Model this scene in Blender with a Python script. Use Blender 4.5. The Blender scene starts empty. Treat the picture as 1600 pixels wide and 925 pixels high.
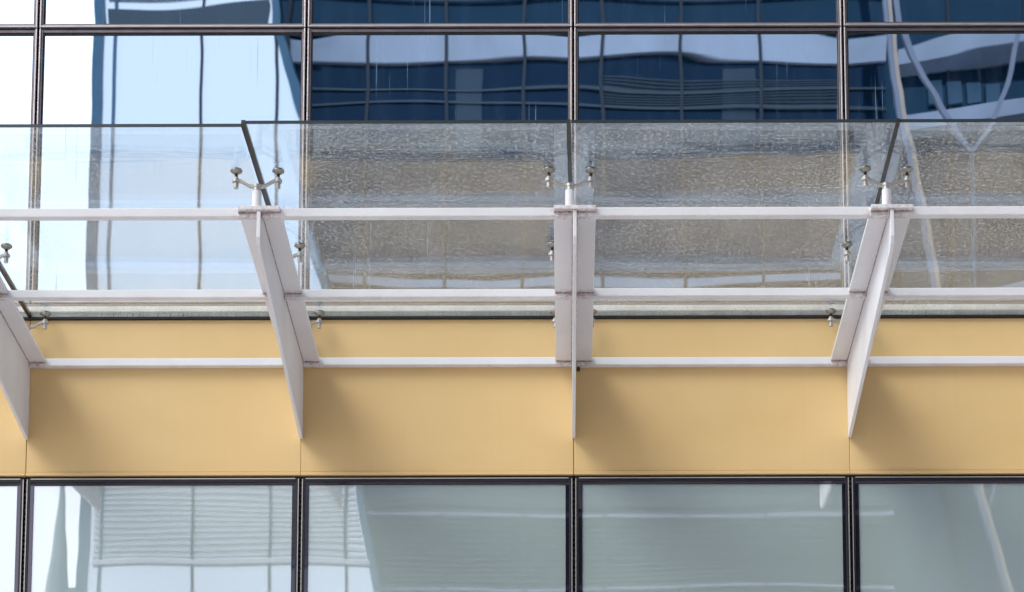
import bpy, math, random
from mathutils import Vector
R = math.radians
random.seed(7)
sc = bpy.context.scene
col = sc.collection

# ------------------------------------------------------------------ camera
cd = bpy.data.cameras.new('camera')
cam = bpy.data.objects.new('camera', cd)
col.objects.link(cam)
cam.location = (0, -13.5, 1.6)
cd.sensor_width = 36
cd.lens = 90.269
cd.shift_x = -0.08125 - 0.0016
cd.shift_y = 0.66964
cam.rotation_mode = 'QUATERNION'
from mathutils import Euler, Quaternion
cam.rotation_quaternion = Euler((R(90 + 8.0313), 0, 0)).to_quaternion() @ Quaternion((0, 0, 1), R(-0.14))
cd.clip_start = 0.1
cd.clip_end = 2000
sc.camera = cam
cd.dof.use_dof = True
cd.dof.focus_distance = 13.3
cd.dof.aperture_fstop = 5.6

# ------------------------------------------------------------------ world
SUN_EL, SUN_AZ = 46, -50       # azimuth measured from the street normal towards the left
w = bpy.data.worlds.new('World')
sc.world = w
w.use_nodes = True
nt = w.node_tree
bg = nt.nodes['Background']
sky = nt.nodes.new('ShaderNodeTexSky')
sky.sky_type = 'NISHITA'
sky.sun_disc = False
sky.sun_elevation = R(SUN_EL)
sky.sun_rotation = R(180 - SUN_AZ)
sky.air_density = 1.0
sky.dust_density = 4.0
sky.ozone_density = 1.0
mx = nt.nodes.new('ShaderNodeMixRGB')          # thin bright cloud cover
mx.inputs[0].default_value = 0.7
mx.inputs[2].default_value = (8.0, 8.3, 8.8, 1)
nt.links.new(sky.outputs[0], mx.inputs[1])
nt.links.new(mx.outputs[0], bg.inputs[0])
bg.inputs[1].default_value = 0.115

sd = bpy.data.lights.new('sun', 'SUN')
sun = bpy.data.objects.new('sun', sd)
col.objects.link(sun)
sd.energy = 1.3
sd.angle = R(30)
sd.color = (1, .95, .88)
d = Vector((math.sin(R(SUN_AZ)) * math.cos(R(SUN_EL)), -math.cos(R(SUN_AZ)) * math.cos(R(SUN_EL)), math.sin(R(SUN_EL))))
sun.rotation_euler = d.to_track_quat('Z', 'Y').to_euler()
sun.location = d * 60

sc.view_settings.view_transform = 'Standard'
sc.view_settings.look = 'None'
sc.view_settings.exposure = 1.08
sc.view_settings.gamma = 1
sc.render.engine = 'CYCLES'
sc.cycles.max_bounces = 14
sc.cycles.transparent_max_bounces = 16
sc.cycles.glossy_bounces = 8

# ------------------------------------------------------------------ node helpers
class NT:
    def __init__(s, name):
        s.m = bpy.data.materials.new(name)
        s.m.use_nodes = True
        s.t = s.m.node_tree
        for n in list(s.t.nodes): s.t.nodes.remove(n)
        s.out = s.t.nodes.new('ShaderNodeOutputMaterial')
    def n(s, typ, **kw):
        nd = s.t.nodes.new(typ)
        for k, v in kw.items():
            if k.startswith('i_'):
                key = k[2:]
                key = int(key) if key.isdigit() else key.replace('_', ' ')
                s.set(nd.inputs[key], v)
            else: setattr(nd, k, v)
        return nd
    def set(s, inp, v):
        if isinstance(v, bpy.types.NodeSocket): s.t.links.new(v, inp)
        elif isinstance(v, tuple) and len(v) == 3 and inp.type == 'RGBA': inp.default_value = (*v, 1)
        else: inp.default_value = v
    def math(s, op, a, b=0.0, c=None, clamp=False):
        nd = s.n('ShaderNodeMath', operation=op, use_clamp=clamp)
        s.set(nd.inputs[0], a); s.set(nd.inputs[1], b)
        if c is not None: s.set(nd.inputs[2], c)
        return nd.outputs[0]
    def pos(s): return s.n('ShaderNodeNewGeometry').outputs['Position']
    def obj(s): return s.n('ShaderNodeTexCoord').outputs['Object']
    def gen(s): return s.n('ShaderNodeTexCoord').outputs['Generated']
    def xyz(s, v): return s.n('ShaderNodeSeparateXYZ', i_0=v).outputs
    def scale(s, v, sc_, loc=(0, 0, 0)):
        return s.n('ShaderNodeMapping', i_Vector=v, i_Scale=sc_, i_Location=loc).outputs[0]
    def noise(s, v, scale, detail=3.0, rough=.5, dist=0.0):
        return s.n('ShaderNodeTexNoise', i_Vector=v, i_Scale=scale, i_Detail=detail, i_Roughness=rough, i_Distortion=dist).outputs[0]
    def ramp(s, f, stops):
        nd = s.n('ShaderNodeMapRange', clamp=True)
        s.set(nd.inputs[0], f); a, b, c, d_ = stops
        nd.inputs[1].default_value = a; nd.inputs[2].default_value = b
        nd.inputs[3].default_value = c; nd.inputs[4].default_value = d_
        return nd.outputs[0]
    def mixc(s, f, a, b):
        nd = s.n('ShaderNodeMixRGB'); s.set(nd.inputs[0], f); s.set(nd.inputs[1], a); s.set(nd.inputs[2], b)
        return nd.outputs[0]
    def mixs(s, f, a, b):
        nd = s.n('ShaderNodeMixShader'); s.set(nd.inputs[0], f); s.set(nd.inputs[1], a); s.set(nd.inputs[2], b)
        return nd.outputs[0]
    def bump(s, h, dist, strength=1.0, normal=None):
        nd = s.n('ShaderNodeBump', i_Height=h, i_Distance=dist, i_Strength=strength)
        if normal is not None: s.set(nd.inputs['Normal'], normal)
        return nd.outputs[0]
    def done(s, sh):
        s.t.links.new(sh, s.out.inputs[0]); return s.m

def plain(name, c, rough=.5, metal=0.0, spec=.5, var=.06, scale=6.0):
    k = NT(name)
    f = k.ramp(k.noise(k.pos(), scale, 4), (.3, .7, 1 - var, 1 + var))
    cc = k.n('ShaderNodeVectorMath', operation='SCALE', i_0=c)
    k.set(cc.inputs['Scale'], f)
    b = k.n('ShaderNodeBsdfPrincipled', i_Base_Color=cc.outputs[0], i_Roughness=rough, i_Metallic=metal)
    b.inputs['Specular IOR Level'].default_value = spec
    return k.done(b.outputs[0])

M = {}
# white painted steel, dirty in blotches
def steel(name, stain):
    k = NT(name)
    p = k.pos()
    big = k.noise(p, 3.0, 5, .6)
    fine = k.noise(p, 45.0, 4, .65)
    spots = k.ramp(k.noise(p, 130.0, 3, .6), (.68, .76, 0, 1))
    spots = k.math('MULTIPLY', spots, k.ramp(k.noise(p, 5.0, 2), (.48, .62, 0, .55)))
    base = k.mixc(k.ramp(big, (.3, .7, 0, 1)), (.705, .70, .745), (.77, .775, .825))
    base = k.mixc(spots, base, (.30, .24, .21))
    if stain:
        # stains gathered where the purlins are welded on
        x, y, z = k.xyz(p)
        tot = None
        for yy in (-1.93, -.975, -.03):
            dd = k.math('ABSOLUTE', k.math('SUBTRACT', y, yy))
            v = k.ramp(dd, (.0, .045, 1, 0))
            tot = v if tot is None else k.math('MAXIMUM', tot, v)
        m = k.math('MULTIPLY', tot, k.ramp(fine, (.42, .58, 0, .8)))
        m = k.math('MULTIPLY', m, k.ramp(z, (6.88, 6.925, 0, 1)))
        base = k.mixc(m, base, (.42, .30, .27))
    else:
        # rust and grime near the welded ends of every rail
        x, y, z = k.xyz(p)
        dd = k.math('PINGPONG', k.math('ADD', x, 6.117 + 1.502*4), .7508)
        m = k.math('MULTIPLY', k.ramp(dd, (.06, .125, 1, 0)), k.ramp(fine, (.43, .60, 0, .75)))
        base = k.mixc(m, base, (.44, .33, .31))
        low = k.math('MULTIPLY', k.ramp(z, (6.914, 6.924, 1, 0)), k.ramp(k.noise(k.scale(p, (6, 1, 1)), 1.0, 4, .7), (.45, .65, 0, .25)))
        base = k.mixc(low, base, (.50, .44, .43))
    b = k.n('ShaderNodeBsdfPrincipled', i_Base_Color=base, i_Roughness=k.ramp(fine, (.3, .7, .38, .55)),
            i_Normal=k.bump(k.noise(p, 18.0, 3), .0012))
    return k.done(b.outputs[0])
M['steel'] = steel('white_painted_steel', True)
M['steel_plain'] = steel('white_painted_tube', False)
M['post'] = plain('white_painted_post', (.74, .73, .77), .45, var=.05, scale=25)
M['weld'] = plain('grimy_weld', (.36, .28, .27), .8, var=.6, scale=90)
M['stainless'] = plain('dull_stainless', (.30, .285, .27), .28, .85, var=.12, scale=40)
M['cast'] = plain('cast_steel_arm', (.46, .445, .43), .36, .6, var=.12, scale=60)
M['dark_bolt'] = plain('dark_threaded_stem', (.06, .055, .05), .5, .5)
M['rubber'] = plain('black_rubber', (.012, .011, .011), .6)
M['silicone'] = plain('black_silicone', (.016, .014, .014), .45)
M['frame_mauve'] = plain('mauve_anodised_frame', (.15, .132, .152), .42, .55, var=.15, scale=14)
M['bead'] = plain('bright_bead', (.44, .41, .425), .33, .6, var=.12, scale=9)
M['gap'] = plain('dark_joint', (.012, .011, .012), .7)
M['charcoal'] = plain('charcoal_frame', (.018, .018, .025), .38, .2, var=.1)
M['trim'] = plain('pale_edge_trim', (.52, .49, .47), .4, .6)
M['flash'] = plain('aluminium_flashing', (.62, .62, .61), .42, .3, var=.15, scale=12)
M['core'] = plain('building_core', (.06, .06, .065), .8)
M['stone'] = plain('plinth_stone', (.34, .31, .28), .7)

# yellow fascia, gently oil-canned metal
k = NT('yellow_fascia')
p = k.pos()
n1 = k.noise(k.scale(p, (1, 1, 1.6)), 1.4, 3, .5)
fine = k.noise(p, 60, 3)
strk = k.noise(k.scale(p, (26, 1, 1.2)), 1.0, 4, .6)
base = k.mixc(k.ramp(n1, (.3, .7, 0, 1)), (.690, .480, .222), (.730, .515, .250))
base = k.mixc(k.ramp(strk, (.50, .78, 0, .09)), base, (.58, .40, .19))
base = k.mixc(k.ramp(k.noise(p, 150, 2), (.72, .78, 0, .3)), base, (.4, .28, .15))
tone = k.n('ShaderNodeVectorMath', operation='SCALE', i_0=base)
k.set(tone.inputs['Scale'], k.ramp(k.n('ShaderNodeObjectInfo').outputs['Random'], (0, 1, .965, 1.03)))
b = k.n('ShaderNodeBsdfPrincipled', i_Base_Color=tone.outputs[0], i_Roughness=.42, i_Normal=k.bump(n1, .012))
b.inputs['Specular IOR Level'].default_value = .4
M['fascia'] = k.done(b.outputs[0])

# mirror-coated curtain glass, not quite flat, rain marks on it
def pane_bump(k, edge, wave):
    g = k.xyz(k.gen())
    cz = k.math('MULTIPLY', k.math('SUBTRACT', g[2], .5), 2.0)
    cx = k.math('MULTIPLY', k.math('SUBTRACT', g[0], .5), 2.0)
    pz = k.math('POWER', k.math('ABSOLUTE', cz), 7.0)
    pz = k.math('MULTIPLY', pz, k.math('SUBTRACT', 1.0, k.math('MULTIPLY', k.math('MULTIPLY', cx, cx), .8)))
    px = k.math('POWER', k.math('ABSOLUTE', cx), 10.0)
    p = k.pos()
    n1 = k.noise(k.scale(p, (.55, 1, 1.5)), 1.0, 1.0, .4)
    n2 = k.noise(k.scale(p, (1.3, 1, 3.2), (3, 0, 1)), 1.0, 1.0, .4)
    h = k.math('ADD', k.math('MULTIPLY', pz, edge), k.math('MULTIPLY', px, edge * .45))
    h = k.math('ADD', h, k.math('MULTIPLY', n1, wave))
    h = k.math('ADD', h, k.math('MULTIPLY', n2, wave * .16))
    return k.bump(h, 1.0)
k = NT('mirror_curtain_glass')
p = k.pos()
nrm = pane_bump(k, .00030, .0014)
gl = k.n('ShaderNodeBsdfGlossy', i_Color=(.74, .86, .99), i_Roughness=.0, i_Normal=nrm)
body = k.n('ShaderNodeBsdfDiffuse', i_Color=(.006, .02, .045))
dust = k.n('ShaderNodeBsdfDiffuse', i_Color=(.24, .36, .58))
x = k.xyz(p)
drip = k.ramp(k.noise(k.scale(p, (75, 1, .9)), 1.0, 2, .5, .2), (.64, .71, 0, 1))
drip = k.math('MULTIPLY', drip, k.ramp(k.noise(k.scale(p, (3.0, 1, 1.4), (5, 0, 2)), 1.0, 3), (.50, .66, 0, .7)))
film = k.ramp(k.noise(k.scale(p, (9, 1, .9)), 1.0, 4, .6), (.50, .80, .0, .04))
spk = k.ramp(k.noise(p, 170, 2), (.74, .79, 0, .6))
f = k.math('MAXIMUM', k.math('MAXIMUM', drip, film), spk)
s1 = k.mixs(.90, body.outputs[0], gl.outputs[0])
M['mirror'] = k.done(k.mixs(f, s1, dust.outputs[0]))

# lower window glass: clear pane with a strong reflection
k = NT('lower_window_glass')
nrm = pane_bump(k, .00022, .0010)
gl = k.n('ShaderNodeBsdfGlossy', i_Color=(.92, .93, 1.0), i_Roughness=.0, i_Normal=nrm)
tr = k.n('ShaderNodeBsdfTransparent', i_Color=(.95, .98, .99))
haze = k.n('ShaderNodeBsdfDiffuse', i_Color=(.70, .82, .80))
M['lower_glass'] = k.done(k.mixs(.36, k.mixs(.52, tr.outputs[0], haze.outputs[0]), gl.outputs[0]))
k = NT('roller_blind_cloth')
p = k.pos()
weave = k.noise(k.scale(p, (.6, 1, 60)), 1.0, 2)
base = k.mixc(k.ramp(weave, (.3, .7, 0, 1)), (.80, .84, .83), (.85, .88, .87))
k.b = k.n('ShaderNodeBsdfPrincipled', i_Base_Color=base, i_Roughness=.8)
M['blind'] = k.done(k.b.outputs[0])

# canopy glass: transparent with fresnel reflection and dried rain spots
k = NT('canopy_glass')
p = k.pos()
flat = k.scale(p, (1, 1, 0))
nb = k.bump(k.noise(k.scale(p, (.5, 2.6, 0)), 1.3, 2, .4), .0035)
gl = k.n('ShaderNodeBsdfGlossy', i_Color=(.95, .98, 1.0), i_Roughness=.015, i_Normal=nb)
tr = k.n('ShaderNodeBsdfTransparent', i_Color=(.90, .935, .945))
lw = k.n('ShaderNodeLayerWeight', i_Blend=.5).outputs['Facing']
fr = k.math('ADD', k.math('MULTIPLY', k.math('POWER', lw, 5.0), .96), .055)
s1 = k.mixs(fr, tr.outputs[0], gl.outputs[0])
tl = k.n('ShaderNodeBsdfTranslucent', i_Color=(.80, .79, .77))
df = k.n('ShaderNodeBsdfDiffuse', i_Color=(.70, .68, .64))
d1 = k.mixs(.35, tl.outputs[0], df.outputs[0])
def speck(scale, size, keep, amp, sx=1.0):
    warp = k.n('ShaderNodeTexNoise', i_Vector=k.scale(p, (1, 1, 0)), i_Scale=22.0, i_Detail=2.0)
    off = k.n('ShaderNodeVectorMath', operation='MULTIPLY_ADD', i_0=warp.outputs['Color'], i_1=(.045, .045, 0), i_2=k.scale(p, (sx, 1, 0)))
    v = k.n('ShaderNodeTexVoronoi', i_Vector=off.outputs[0], i_Scale=scale)
    rnd = k.xyz(v.outputs['Color'])
    sz = k.math('MULTIPLY', rnd[1], size)
    a = k.ramp(k.math('SUBTRACT', v.outputs['Distance'], sz), (-.12, .06, 1, 0))
    return k.math('MULTIPLY', a, k.ramp(rnd[0], (keep, keep+.25, 0, amp)))
spots = k.ramp(k.noise(k.scale(p, (58, 50, 0)), 1.0, 2, .55), (.535, .62, 0, .25))
fleck = speck(62.0, .26, .55, .30, .75)
spots2 = k.ramp(k.noise(k.scale(p, (110, 100, 0), (2, 1, 0)), 1.0, 1, .5), (.55, .64, 0, .19))
spots2 = k.math('MAXIMUM', spots2, fleck)
# dust gathered as tide marks low on the slope and near the fittings
yy = k.xyz(p)[1]
tide = k.math('MULTIPLY', k.ramp(yy, (-.35, -.03, 0, .05)), k.ramp(k.noise(k.scale(p, (5, 22, 0)), 1.0, 3), (.35, .65, .3, 1)))
smear = k.ramp(k.noise(k.scale(p, (2.6, 4.2, 0), (11, 4, 0)), 1.0, 5, .7, 1.2), (.60, .75, 0, .08))
big = k.ramp(k.noise(k.scale(p, (.8, 1.3, 0)), 1.2, 4, .6), (.35, .65, .6, 1.1))
film = k.ramp(k.noise(k.scale(p, (2.2, .8, 0), (7, 2, 0)), 1.5, 4, .6), (.35, .75, .0, .05))
film = k.math('ADD', film, k.math('ADD', tide, smear))
f = k.math('ADD', k.math('MULTIPLY', k.math('MAXIMUM', spots, spots2), big), film, clamp=True)
M['canopy'] = k.done(k.mixs(f, s1, d1))
k = NT('canopy_glass_underside')
p = k.pos()
nb = k.bump(k.noise(k.scale(p, (.5, 2.6, 0)), 1.3, 2, .4), .0035)
gl = k.n('ShaderNodeBsdfGlossy', i_Color=(.95, .98, 1.0), i_Roughness=.02, i_Normal=nb)
tr = k.n('ShaderNodeBsdfTransparent', i_Color=(.93, .96, .965))
lw = k.n('ShaderNodeLayerWeight', i_Blend=.5).outputs['Facing']
fr = k.math('ADD', k.math('MULTIPLY', k.math('POWER', lw, 5.0), .96), .055)
hz = k.n('ShaderNodeBsdfTranslucent', i_Color=(.80, .80, .79))
hf = k.ramp(k.noise(k.scale(p, (3, 2, 0)), 1.0, 4, .6), (.35, .75, .015, .07))
M['canopy_under'] = k.done(k.mixs(hf, k.mixs(fr, tr.outputs[0], gl.outputs[0]), hz.outputs[0]))
k = NT('canopy_glass_edge')
b = k.n('ShaderNodeBsdfPrincipled', i_Base_Color=(.030, .042, .050), i_Roughness=.2)
M['edge'] = k.done(b.outputs[0])

# street side materials
k = NT('paving')
p = k.pos()
br = k.n('ShaderNodeTexBrick', i_Vector=p, i_Color1=(.58, .54, .53), i_Color2=(.50, .47, .46), i_Mortar=(.2, .19, .18), i_Scale=1.0)
b = k.n('ShaderNodeBsdfPrincipled', i_Base_Color=br.outputs[0], i_Roughness=.8)
M['paving'] = k.done(b.outputs[0])
M['asphalt'] = plain('asphalt', (.06, .06, .06), .85, var=.2, scale=30)
M['ground'] = plain('ground', (.22, .21, .2), .9, var=.2, scale=1)
M['kerb'] = plain('kerb', (.42, .41, .39), .8)
M['paint'] = plain('road_paint', (.75, .75, .72), .7)
def shiny(name, c, g, fac, rough=.03, wob=.002):
    k = NT(name)
    nb = k.bump(k.noise(k.scale(k.pos(), (.5, .5, .8)), 1.0, 2), wob * 4)
    a = k.n('ShaderNodeBsdfDiffuse', i_Color=c); q = k.n('ShaderNodeBsdfGlossy', i_Color=g, i_Roughness=rough, i_Normal=nb)
    return k.done(k.mixs(fac, a.outputs[0], q.outputs[0]))
M['pale_glass'] = shiny('pale_reflective_cladding', (.55, .66, .78), (.86, .89, .93), .6)
M['tower_glass'] = shiny('dark_blue_tower_glass', (.007, .024, .052), (.30, .62, .92), .04)
M['tower_glass_deep'] = shiny('deep_tower_glass', (.004, .014, .031), (.25, .5, .9), .03)
M['tower_mull'] = plain('tower_mullion', (.010, .022, .040), .5)
M['band'] = plain('light_spandrel', (.42, .50, .64), .5, var=.12, scale=1.2)
M['bandgrey'] = plain('grey_spandrel', (.035, .065, .10), .5, var=.1, scale=1)
M['column'] = plain('blue_grey_column', (.04, .13, .22), .5)
M['curtain'] = plain('dim_curtain', (.010, .045, .085), .5)
M['nut'] = plain('machined_nut', (.44, .42, .41), .35, .5, var=.1, scale=60)
M['louvre_back'] = plain('louvre_backing', (.50, .55, .58), .5)
M['frit'] = shiny('black_enamel_border', (.010, .009, .014), (.85, .78, .95), .10, .02, .0003)
M['louvre'] = plain('louvre_metal', (.66, .70, .73), .5)
M['brace'] = plain('pale_brace_steel', (.27, .31, .42), .5)
M['brace_warm'] = plain('warm_brace_edge', (.60, .48, .40), .5)
M['spire'] = plain('spire_cladding', (.20, .30, .33), .5)

# ------------------------------------------------------------------ mesh helpers
class MB:
    def __init__(s): s.v = []; s.f = []; s.mi = []
    def add(s, vs, fs, mi=0):
        o = len(s.v); s.v += [tuple(a) for a in vs]
        for f in fs: s.f.append([o + i for i in f]); s.mi.append(mi)
        return s
    def box(s, x0, x1, y0, y1, z0, z1, mi=0):
        vs = [(x0,y0,z0),(x1,y0,z0),(x1,y1,z0),(x0,y1,z0),(x0,y0,z1),(x1,y0,z1),(x1,y1,z1),(x0,y1,z1)]
        return s.add(vs, [(0,3,2,1),(4,5,6,7),(0,1,5,4),(1,2,6,5),(2,3,7,6),(3,0,4,7)], mi)
    def prism_x(s, poly, x0, x1, mi=0):           # poly in (y,z)
        n = len(poly)
        vs = [(x0, a, b) for a, b in poly] + [(x1, a, b) for a, b in poly]
        fs = [tuple(range(n))[::-1], tuple(range(n, 2*n))] + [(i, (i+1) % n, n+(i+1) % n, n+i) for i in range(n)]
        return s.add(vs, fs, mi)
    def prism_y(s, poly, y0, y1, mi=0):           # poly in (x,z)
        n = len(poly)
        vs = [(a, y0, b) for a, b in poly] + [(a, y1, b) for a, b in poly]
        fs = [tuple(range(n)), tuple(range(n, 2*n))[::-1]] + [(i, n+i, n+(i+1) % n, (i+1) % n) for i in range(n)]
        return s.add(vs, fs, mi)
    def lathe(s, prof, cx=0, cy=0, n=24, mi=0):   # prof: (r,z) list
        vs = []; fs = []
        for r, z in prof:
            for i in range(n):
                a = 2*math.pi*i/n; vs.append((cx + r*math.cos(a), cy + r*math.sin(a), z))
        for j in range(len(prof)-1):
            for i in range(n):
                fs.append((j*n+i, j*n+(i+1) % n, (j+1)*n+(i+1) % n, (j+1)*n+i))
        fs.append(tuple(range(n))[::-1]); fs.append(tuple((len(prof)-1)*n+i for i in range(n)))
        return s.add(vs, fs, mi)
    def tube(s, pts, radii, n=8, mi=0):
        vs = []; fs = []
        for j, p in enumerate(pts):
            a = Vector(pts[max(j-1, 0)]); b = Vector(pts[min(j+1, len(pts)-1)])
            q = (b - a).to_track_quat('Z', 'Y')
            for i in range(n):
                t = 2*math.pi*i/n
                vs.append(Vector(p) + q @ Vector((radii[j]*math.cos(t), radii[j]*math.sin(t), 0)))
        for j in range(len(pts)-1):
            for i in range(n): fs.append((j*n+i, j*n+(i+1) % n, (j+1)*n+(i+1) % n, (j+1)*n+i))
        fs.append(tuple(range(n))[::-1]); fs.append(tuple((len(pts)-1)*n+i for i in range(n)))
        return s.add(vs, fs, mi)
    def bar(s, a, b, wx, wy, mi=0):               # leaning rectangular bar between two points (x,y,z)
        (x0, y0, z0), (x1, y1, z1) = a, b
        vs = [(x+sx*wx/2, y+sy*wy/2, z) for (x, y, z) in (a, b) for sx, sy in ((-1,-1),(1,-1),(1,1),(-1,1))]
        return s.add(vs, [(0,3,2,1),(4,5,6,7),(0,1,5,4),(1,2,6,5),(2,3,7,6),(3,0,4,7)], mi)
    def build(s, name, mats, parent=None, loc=(0, 0, 0), bevel=0, smooth=False):
        me = bpy.data.meshes.new(name)
        me.from_pydata([tuple(a) for a in s.v], [], s.f)
        for m in (mats if isinstance(mats, (list, tuple)) else [mats]): me.materials.append(m)
        me.polygons.foreach_set('material_index', s.mi)
        if smooth:
            me.polygons.foreach_set('use_smooth', [True]*len(s.f))
            me.set_sharp_from_angle(angle=R(35))
        me.update()
        o = bpy.data.objects.new(name, me); col.objects.link(o)
        o.location = loc
        if parent: o.parent = parent
        if bevel:
            b_ = o.modifiers.new('edge', 'BEVEL'); b_.width = bevel; b_.segments = 2; b_.limit_method = 'ANGLE'
            b_.harden_normals = False
        return o

def thing(name, label, cat, loc=(0, 0, 0), group=None):
    o = bpy.data.objects.new(name, None); col.objects.link(o); o.location = loc
    o['label'] = label; o['category'] = cat
    if group: o['group'] = group
    return o
def struct(o, kind='structure'): o['kind'] = kind; return o
def copy_tree(o, parent):
    c = o.copy(); col.objects.link(c); c.parent = parent
    for ch in o.children: copy_tree(ch, c)
    return c

# ------------------------------------------------------------------ street
struct(MB().box(-600, 600, -600, 600, -.4, -.16).build('ground', M['ground']))
struct(MB().box(-120, 120, -17.5, 6, -.16, 0).build('pavement', M['paving']))
struct(MB().box(-120, 120, -26.5, -17.5, -.16, -.13).build('road', M['asphalt']))
struct(MB().box(-120, 120, -60, -26.5, -.16, 0.0).build('plaza', M['paving']))
mk = MB()
for i in range(-14, 15): mk.box(i*4-.9, i*4+.9, -22.08, -21.93, -.13, -.124)
struct(mk.build('road_markings', M['paint']))
struct(MB().box(-120, 120, -17.64, -17.5, -.13, .006).build('kerb', M['kerb']))

# ------------------------------------------------------------------ the building
P = 1.502
XF = [-6.117 + P*i for i in range(8)]           # module lines; -3.113, -1.611, -.109 ...
XF = [-6.117, -4.615, -3.113, -1.611, -.119, 1.390, 2.892, 4.394]
NB = len(XF) - 1
bld = thing('office_building', 'office building facade with blue mirrored windows above a yellow band and grey-green windows below', 'building', (0, 0, 0))
MB().box(-14, 14, .14, 14, 0, 15).build('wall', M['core'], bld)
for a, b_ in ((-14, XF[0]-.02), (XF[-1]+.02, 14)):
    MB().box(a, b_, .0, .14, 2.1, 15).build('side_wall', M['stone'], bld)
MB().box(-14, 14, -.03, .14, 0, 2.08).build('plinth', M['stone'], bld, bevel=.01)
MB().box(XF[0]-.02, XF[-1]+.02, .1, .14, 2.08, 15).build('backing', M['gap'], bld)

# upper curtain wall windows
def upper_window(x0, x1, z0, z1):
    g = .0065
    a, b_, c, d_ = x0+g, x1-g, z0+.003, z1-.003
    sw = .019; bw = .0085
    f = MB()
    f.box(a, a+sw, -.004, .06, c, d_); f.box(b_-sw, b_, -.004, .06, c, d_)
    f.box(a+sw, b_-sw, -.006, .06, c, c+.024); f.box(a+sw, b_-sw, -.002, .06, d_-.018, d_)
    fr = f.build('window', M['frame_mauve'], bld, bevel=.0015)
    q = MB()
    q.box(a, a+bw, -.014, -.0045, c, d_); q.box(b_-bw, b_, -.014, -.0045, c, d_)
    q.box(a+bw+.002, b_-bw-.002, -.016, -.0065, c+.002, c+.012)
    q.build('bead', M['bead'], fr, bevel=.002)
    s_ = MB()
    s_.box(a+sw, a+sw+.006, .004, .05, c+.024, d_-.018); s_.box(b_-sw-.006, b_-sw, .004, .05, c+.024, d_-.018)
    s_.box(a+sw+.006, b_-sw-.006, .004, .05, c+.024, c+.031); s_.box(a+sw+.006, b_-sw-.006, .004, .05, d_-.025, d_-.018)
    s_.build('gasket', M['rubber'], fr)
    MB().box(a+sw+.006, b_-sw-.006, .014, .024, c+.031, d_-.025).build('pane', M['mirror'], fr)
ZU = [7.284, 8.902, 10.52, 12.14]
for i in range(NB):
    for j in range(3): upper_window(XF[i], XF[i+1], ZU[j], ZU[j+1])
MB().box(XF[0]-.02, XF[-1]+.02, -.004, .1, 12.15, 15).build('parapet', M['frame_mauve'], bld)
# ribbed gaskets running down the joints
def ribbed(x, z0, z1):
    m = MB().box(x-.0025, x+.0025, .030, .06, z0, z1)
    z = z0 + .01
    while z < z1:
        m.box(x-.0055, x+.0055, .012, .034, z, z+.016); z += .031
    m.build('joint_gasket', M['charcoal'], bld)
for i in range(1, NB): ribbed(XF[i], 7.29, 12.1); ribbed(XF[i], 4.2, 6.28)

# yellow fascia
for i in range(NB):
    h = [.0007 if q in (3, 5) else .0016 for q in (i, i+1)]
    a, b_ = XF[i]+h[0], XF[i+1]-h[1]
    f = MB()
    f.box(a, b_, 0, .1, 6.322, 7.193)
    f.build('fascia_panel', M['fascia'], bld, bevel=.003)
    MB().box(a, b_, -.012, .1, 6.300, 6.3185).build('drip_edge', M['fascia'], bld, bevel=.002)
MB().box(XF[0], XF[-1], .012, .1, 6.286, 6.321).build('soffit_strip', M['gap'], bld)
# gutter gap, flashing over the canopy
MB().box(XF[0], XF[-1], -.019, .1, 7.1935, 7.2052).build('rubber_seal', M['rubber'], bld)
MB().box(XF[0], XF[-1], -.040, .1, 7.2260, 7.257).build('flashing', M['flash'], bld, bevel=.003)
MB().box(XF[0], XF[-1], -.016, .1, 7.2062, 7.2255).build('flashing_leg', M['flash'], bld)
MB().box(XF[0], XF[-1], -.016, .1, 7.2605, 7.281).build('sill', M['frame_mauve'], bld, bevel=.002)

# lower windows
def lower_window(x0, x1, z0, z1):
    g = .0085
    a, b_, c, d_ = x0+g, x1-g, z0+g, z1-.004
    f = MB()
    w_ = .017
    f.box(a, a+w_, -.0, .07, c, d_); f.box(b_-w_, b_, 0, .07, c, d_)
    f.box(a+w_, b_-w_, 0, .07, c, c+w_); f.box(a+w_, b_-w_, 0.0, .07, d_-.020, d_)
    fr = f.build('lower_window', M['charcoal'], bld, bevel=.0015)
    t = MB()
    t.box(a, a+.0045, -.007, -.0005, c, d_-.006); t.box(b_-.0045, b_, -.007, -.0005, c, d_-.006)
    t.box(a+.02, b_-.02, -.006, -.0005, d_-.006, d_-.001)
    t.build('edge_trim', M['trim'], fr)
    a += w_; b_ -= w_; c += w_; d_ -= .020
    MB().box(a, b_, .012, .020, c, d_).build('pane', M['lower_glass'], fr)
    k_ = MB(); bw = .020
    k_.box(a, a+bw, .006, .0115, c, d_); k_.box(b_-bw, b_, .006, .0115, c, d_)
    k_.box(a+bw, b_-bw, .006, .0115, c, c+bw); k_.box(a+bw, b_-bw, .006, .0115, d_-bw*.8, d_)
    k_.build('border_band', M['frit'], fr)
    MB().box(a+.004, b_-.004, .060, .064, c+.002, d_-.002).build('blind', M['blind'], fr)
for i in range(NB):
    lower_window(XF[i], XF[i+1], 4.19, 6.290)
    lower_window(XF[i], XF[i+1], 2.09, 4.185)

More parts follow.
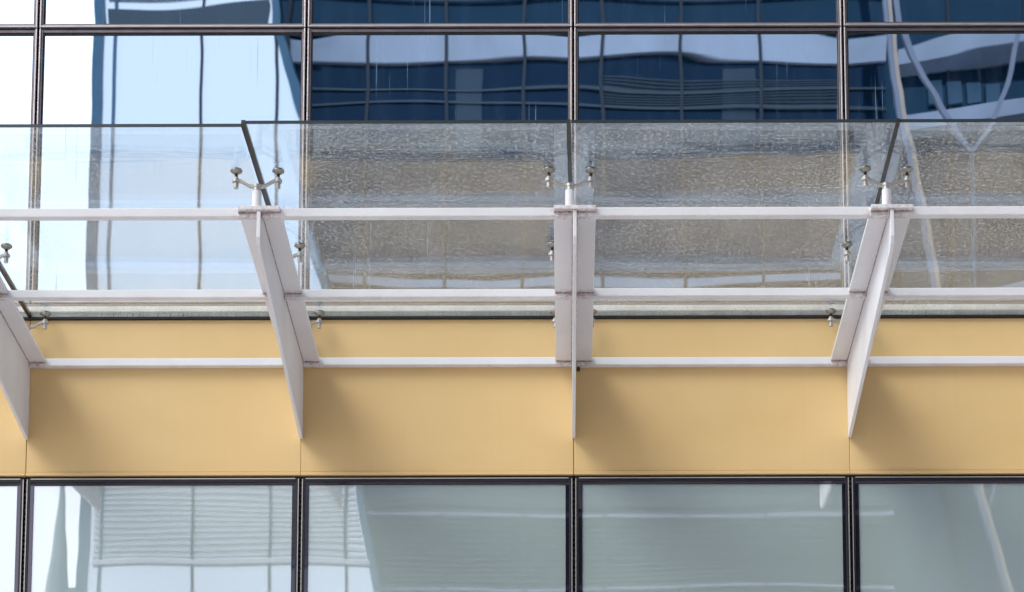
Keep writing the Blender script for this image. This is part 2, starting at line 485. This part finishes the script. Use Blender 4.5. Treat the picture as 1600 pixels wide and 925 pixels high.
# ------------------------------------------------------------------ the canopy
can = thing('glass_canopy', 'glass canopy on white steel brackets and rails in front of the yellow band', 'canopy', (0, 0, 0))
glz = lambda y: 7.206 + .027*y
FT, FB = 6.953, 6.933
def weld(pts, parent, r=.0045):
    out = []; rad = []
    for a, b_ in zip(pts[:-1], pts[1:]):
        A = Vector(a); B = Vector(b_); n = max(2, int((B-A).length/.006))
        for i in range(n):
            p_ = A.lerp(B, i/n) + Vector([random.uniform(-.0012, .0012) for _ in range(3)])
            out.append(p_); rad.append(r*random.uniform(.5, 1.25))
    MBo = MB().tube(out, rad, 6)
    return MBo.build('weld_bead', M['weld'], parent, smooth=True)
T = .009
web = [(-.002, 6.508), (-.014, 6.506), (-.9, 6.617), (-1.885, 6.742), (-1.925, 6.765), (-1.943, 6.80), (-1.945, FB-.001), (-.002, FB-.001)]
def bracket():
    br = MB().prism_x(web, -T, T).build('bracket', M['steel'], can, bevel=.002)
    MB().box(-.1, .1, -1.952, -.002, FB, FT).build('flange', M['steel'], br, bevel=.003)
    for s_ in (-1, 1):
        weld([(s_*(T+.001), -1.93, FB-.001), (s_*(T+.001), -.01, FB-.001)], br, .0032)
        weld([(s_*.098, -.9715, FB-.001), (s_*(T+.002), -.9715, FB-.001)], br, .0065)
        weld([(s_*.098, -.0465, FB-.001), (s_*(T+.002), -.0465, FB-.001)], br, .0065)
        weld([(s_*.098, -1.9215, FB-.001), (s_*(T+.002), -1.9215, FB-.001)], br, .0065)
    return br

def spider():
    # origin: on the glass underside above the hub
    hub = MB()
    hub.lathe([(.017, -.112), (.0195, -.110), (.0195, -.094), (.023, -.092), (.023, -.080), (.018, -.077)], 0, 0, 24)
    for s_ in (-1, 1):
        # dog-leg arm: out of the hub, up, then level to the ring
        y = .0085
        prof = [(.016, -.094), (.036, -.090), (.078, -.0655), (.088, -.0635), (.088, -.0510), (.076, -.0525), (.036, -.0765), (.016, -.079)]
        pr = [(s_*a, b_) for a, b_ in prof]
        if s_ < 0: pr = pr[::-1]
        hub.prism_y(pr, -y, y)
        hub.lathe([(.0175, -.0655), (.0190, -.0640), (.0190, -.0520), (.0165, -.050)], s_*.100, 0, 24)
    sp = hub.build('spider_fitting', M['cast'], can, smooth=True)
    for s_ in (-1, 1):
        cx = s_*.100
        bt = MB()
        bt.lathe([(.0095, -.095), (.0115, -.093), (.0115, -.066)], 0, 0, 12)
        bt.lathe([(.0115, -.0495), (.0115, -.041), (.009, -.039)], 0, 0, 12)
        bo = bt.build('bolt', M['nut'], sp, loc=(cx, 0, 0), smooth=True)
        st = MB(); z = -.040
        prof = []
        while z < -.018: prof += [(.0068, z), (.0080, z+.0012), (.0068, z+.0024)]; z += .0026
        st.lathe(prof, 0, 0, 12)
        st.build('threaded_stem', M['dark_bolt'], sp, loc=(cx, 0, 0), smooth=True)
        di = MB().lathe([(.0095, -.024), (.013, -.0225), (.024, -.014), (.0285, -.0095), (.0295, -.006), (.0290, -.0045)], 0, 0, 28)
        dd = di.build('clamp_disc', M['stainless'], sp, loc=(cx, 0, 0), smooth=True)
        MB().lathe([(.0265, -.0044), (.0265, -.0004)], 0, 0, 28).build('washer', M['rubber'], sp, loc=(cx, 0, 0), smooth=True)
    return sp

br0 = bracket()
sp0 = spider()
post0 = MB().lathe([(.0225, 0), (.0225, 1), ], 0, 0, 24).build('post', M['post'], can, smooth=True)
brs = []
SY = (-1.905, -1.008, -.085)
SKEW = [R(a) for a in (.3, .3, .4, .45, .7, .62, .5, .5)]     # the brackets are not set quite square to the wall
for i, x in enumerate(XF):
    b_ = br0 if i == 0 else copy_tree(br0, can)
    b_.location = (x, 0, 0); b_.rotation_euler = (0, 0, SKEW[i]); brs.append(b_)
    for j, y in enumerate(SY):
        s_ = sp0 if i == 0 and j == 0 else copy_tree(sp0, can)
        s_.location = (x, y, glz(y)); s_.rotation_euler = (R(random.uniform(-.4, .4)), 0, R(random.uniform(-2.5, 2.5)))
        q = post0 if i == 0 and j == 0 else post0.copy()
        if q is not post0: col.objects.link(q); q.parent = can
        q.location = (x, y, FT+.0005); q.scale = (1, 1, glz(y)-.1125-FT)
MB().lathe([(.009, 0), (.009, .02)], 0, 0, 10).build('anchor_bolt', M['dark_bolt'], brs[4], loc=(.026, -.024, 6.885), smooth=True)
# rails between the brackets
for i in range(NB):
    for y0, y1 in ((-1.920, -1.876), (-.970, -.926), (-.045, -.002)):
        dz = random.uniform(-.0015, .0015)
        a, b_ = XF[i]+T+.0005-math.tan(SKEW[i])*y0, XF[i+1]-T-.0005-math.tan(SKEW[i+1])*y0
        m = MB()
        m.box(a, b_, y0, y1, 6.9125+dz, 6.9565+dz)
        m.build('rail', M['steel_plain'], can, bevel=.004)
# glass panels
for i in range(NB):
    a, b_ = XF[i]+.0105, XF[i+1]-.0105
    drop = .0 if i >= 3 else -.011
    yf = -2.395 if i >= 3 else -2.388
    yb = -.0205; t = .0165
    m = MB()
    m.add([(a, yf, glz(yf)+drop), (b_, yf, glz(yf)+drop), (b_, yb, glz(yb)), (a, yb, glz(yb))], [(0, 3, 2, 1)], 2)
    m.add([(a, yf, glz(yf)+drop+t), (b_, yf, glz(yf)+drop+t), (b_, yb, glz(yb)+t), (a, yb, glz(yb)+t)], [(0, 1, 2, 3)], 0)
    vs = m.v
    m.f += [[0, 1, 5, 4], [1, 2, 6, 5], [2, 3, 7, 6], [3, 0, 4, 7]]; m.mi += [1, 1, 0, 1]
    g = m.build('glass_panel', [M['canopy'], M['edge'], M['canopy_under']], can)
for i in range(NB+1):
    x = XF[i]; yf = -2.399; yb = -.0205
    m = MB(); h = .0095
    vs = [(x-h, yf, glz(yf)-.001), (x+h, yf, glz(yf)-.001), (x+h, yb, glz(yb)-.001), (x-h, yb, glz(yb)-.001)]
    m.add(vs + [(a, b_, c+.019) for a, b_, c in vs], [(0,3,2,1),(4,5,6,7),(0,1,5,4),(1,2,6,5),(2,3,7,6),(3,0,4,7)])
    m.build('joint_seal', M['silicone'], can)

# ------------------------------------------------------------------ across the street (seen mirrored in the glass)
YO = -30.2
pale = thing('pale_building', 'pale blue building with raked side mirrored at left of the upper windows', 'building', (0, YO, 0))
def rk(z): return -.1 - 5.63 + (25.2 - z)*.200 if z > 23 else -5.29 + (23 - z)*.168
MB().prism_y([(-9.0, 0), (rk(0), 0), (rk(23), 23), (rk(30), 30), (-9.0, 30)], -1.0, 0).build('facade', M['pale_glass'], pale)
MB().box(-9.10, -8.93, -1.0, .10, 0, 30).build('corner_column', M['column'], pale)
MB().box(-8.74, -8.69, .004, .05, 0, 30).build('corner_rib', M['column'], pale)
for x in (-7.10, -5.74, -4.4):
    z1 = {-7.10: 30, -5.74: 25.6, -4.4: 18.1}[x]
    MB().box(x-.022, x+.022, .002, .05, 0, z1).build('mullion', M['tower_mull'], pale)
MB().prism_y([(rk(0)-.03, 0), (rk(0)+.1, 0), (rk(23)+.1, 23), (rk(30)+.1, 30), (rk(30)-.03, 30), (rk(23)-.03, 23)], -1.0, .08).build('raked_edge', M['column'], pale)
MB().box(-8.85, -5.9, .006, .12, 25.42, 25.75).build('upper_band', M['bandgrey'], pale)
MB().box(-8.85, -5.2, .006, .06, 25.95, 26.7).build('upper_band', M['band'], pale)
MB().box(-8.80, rk(17)-.06, .004, .016, 15.3, 16.95).build('louvre_back', M['louvre_back'], pale)
m = MB(); z = 15.30
while z < 16.9: m.box(-8.85, rk(z)-.06, .02, .036, z, z+.05); z += .105
m.build('louvre_screen', M['louvre'], pale)
MB().box(-8.85, -3.98, .06, .09, 15.16, 15.24).build('louvre_rail', M['louvre'], pale)

tw = thing('glass_tower', 'dark blue glass tower mirrored behind the middle and right of the upper windows', 'building', (0, -31.6, 0))
MB().box(-6.2, 40, -16, 0, 0, 62).build('facade', M['tower_glass'], tw)
MB().box(14, 40, -10, 20, 0, 48).build('added_sky_blocker', M['tower_glass'], tw)  # added mass out of view, blocks sky so the fascia darkens to the right
x = -5.72
i = 0
while x < 5.3:
    MB().box(x-.03, x+.03, .004, .105, 0, 34).build('mullion', M['tower_mull'], tw); x += 1.47
x = 6.6
while x < 21:
    MB().box(x-.03, x+.03, .004, .05, 0, 34).build('mullion', M['tower_mull'], tw); x += 1.47
for z, hh in ((12.4, .12), (15.12, .07), (16.50, .08), (21.0, .14), (25.32, .44), (29.6, .3)):
    MB().box(-6.1, 5.42, .01, .09, z, z+hh).build('ledge', M['band'], tw)
    MB().box(-6.1, 5.42, .008, .05, z+hh+.10, z+hh+.30).build('spandrel', M['bandgrey'], tw)
    MB().box(-6.1, 5.42, .006, .035, z-1.6, z-.06).build('recessed_window', M['tower_glass_deep'], tw)
MB().box(-6.1, 5.42, .05, .12, 26.0, 26.04).build('thin_ledge', M['band'], tw)
for z in (24.72, 24.40, 18.4, 26.6, 27.1, 26.85):
    MB().box(-6.1, 5.42, .062, .09, z, z+.05).build('blind_rail', M['bandgrey'], tw)
m = MB(); z = 24.45
while z < 24.95: m.box(.2, 4.4, .065, .075, z, z+.02); z += .055
m.build('blind_slats', M['bandgrey'], tw)
m = MB(); z = 13.2
while z < 16.6: m.box(-4.0, 5.3, .1, .12, z, z+.035); z += .105
m.build('louvre_screen', M['bandgrey'], tw)
for x0, x1 in ((-2.6, -2.1), (2.4, 3.0)):
    MB().box(x0, x1, .036, .045, 23.4, 25.2).build('curtain', M['curtain'], tw)
# terraces at the right
for zz, dz in ((25.02, .26), (23.75, .34), (20.4, .2), (28.6, .3)):
    MB().prism_y([(5.6, zz), (9.5, zz+.50), (9.5, zz+.50+dz), (5.6, zz+dz)], .01, .5).build('terrace_slab', M['band'], tw)
for x in (6.2, 6.55, 6.9, 7.25):
    MB().prism_y([(x, 24.50), (x+.26, 24.53), (x+.26, 24.95), (x, 24.92)], .01, .10).build('terrace_window', M['column'], tw)

fr = thing('braced_frame', 'pale steel frame of leaning struts mirrored at far right of the upper windows', 'steel frame', (0, -30.0, 0))
def strut(pts, wx, wy, mat, name='strut'):
    for a, b_ in zip(pts[:-1], pts[1:]):
        m = MB().bar((a[0], 0, a[1]), (b_[0], 0, b_[1]), wx, wy); o = m.build(name, M[mat], fr)
strut([(5.15, 30), (5.25, 25.2), (5.50, 23.3), (6.72, 16.4), (7.22, 14.5), (9.5, 0)], .08, .14, 'brace')
fr2 = [(5.22, 30), (5.32, 25.2), (5.58, 23.3), (6.80, 16.4), (7.30, 14.5), (9.58, 0)]
for a, b_ in zip(fr2[:-1], fr2[1:]):
    MB().bar((a[0], .02, a[1]), (b_[0], .02, b_[1]), .075, .10).build('warm_edge', M['brace_warm'], fr)
strut([(5.30, 27), (5.50, 25.0), (6.35, 23.4), (6.75, 22.65)], .10, .12, 'brace')
strut([(8.3, 27), (7.75, 25.2), (7.12, 23.3), (6.75, 22.65)], .09, .10, 'brace')
strut([(6.75, 22.65), (6.75, 16.2)], .06, .08, 'column', 'post')
strut([(7.3, 17.6), (7.05, 16.5), (6.85, 15.9)], .05, .06, 'brace')

sp = thing('spire', 'slim grey-green spire mirrored in the lower left window', 'spire', (-9.72, -31.5, 0))
MB().lathe([(.9, 0), (.8, 8), (.30, 13.5), (.22, 15.0), (.10, 16.2), (.02, 17.4)], 0, 0, 10).build('shaft', M['spire'], sp, smooth=True)
MB().box(-.12, .62, -.05, .05, 15.05, 15.15).build('cross_arm', M['spire'], sp)
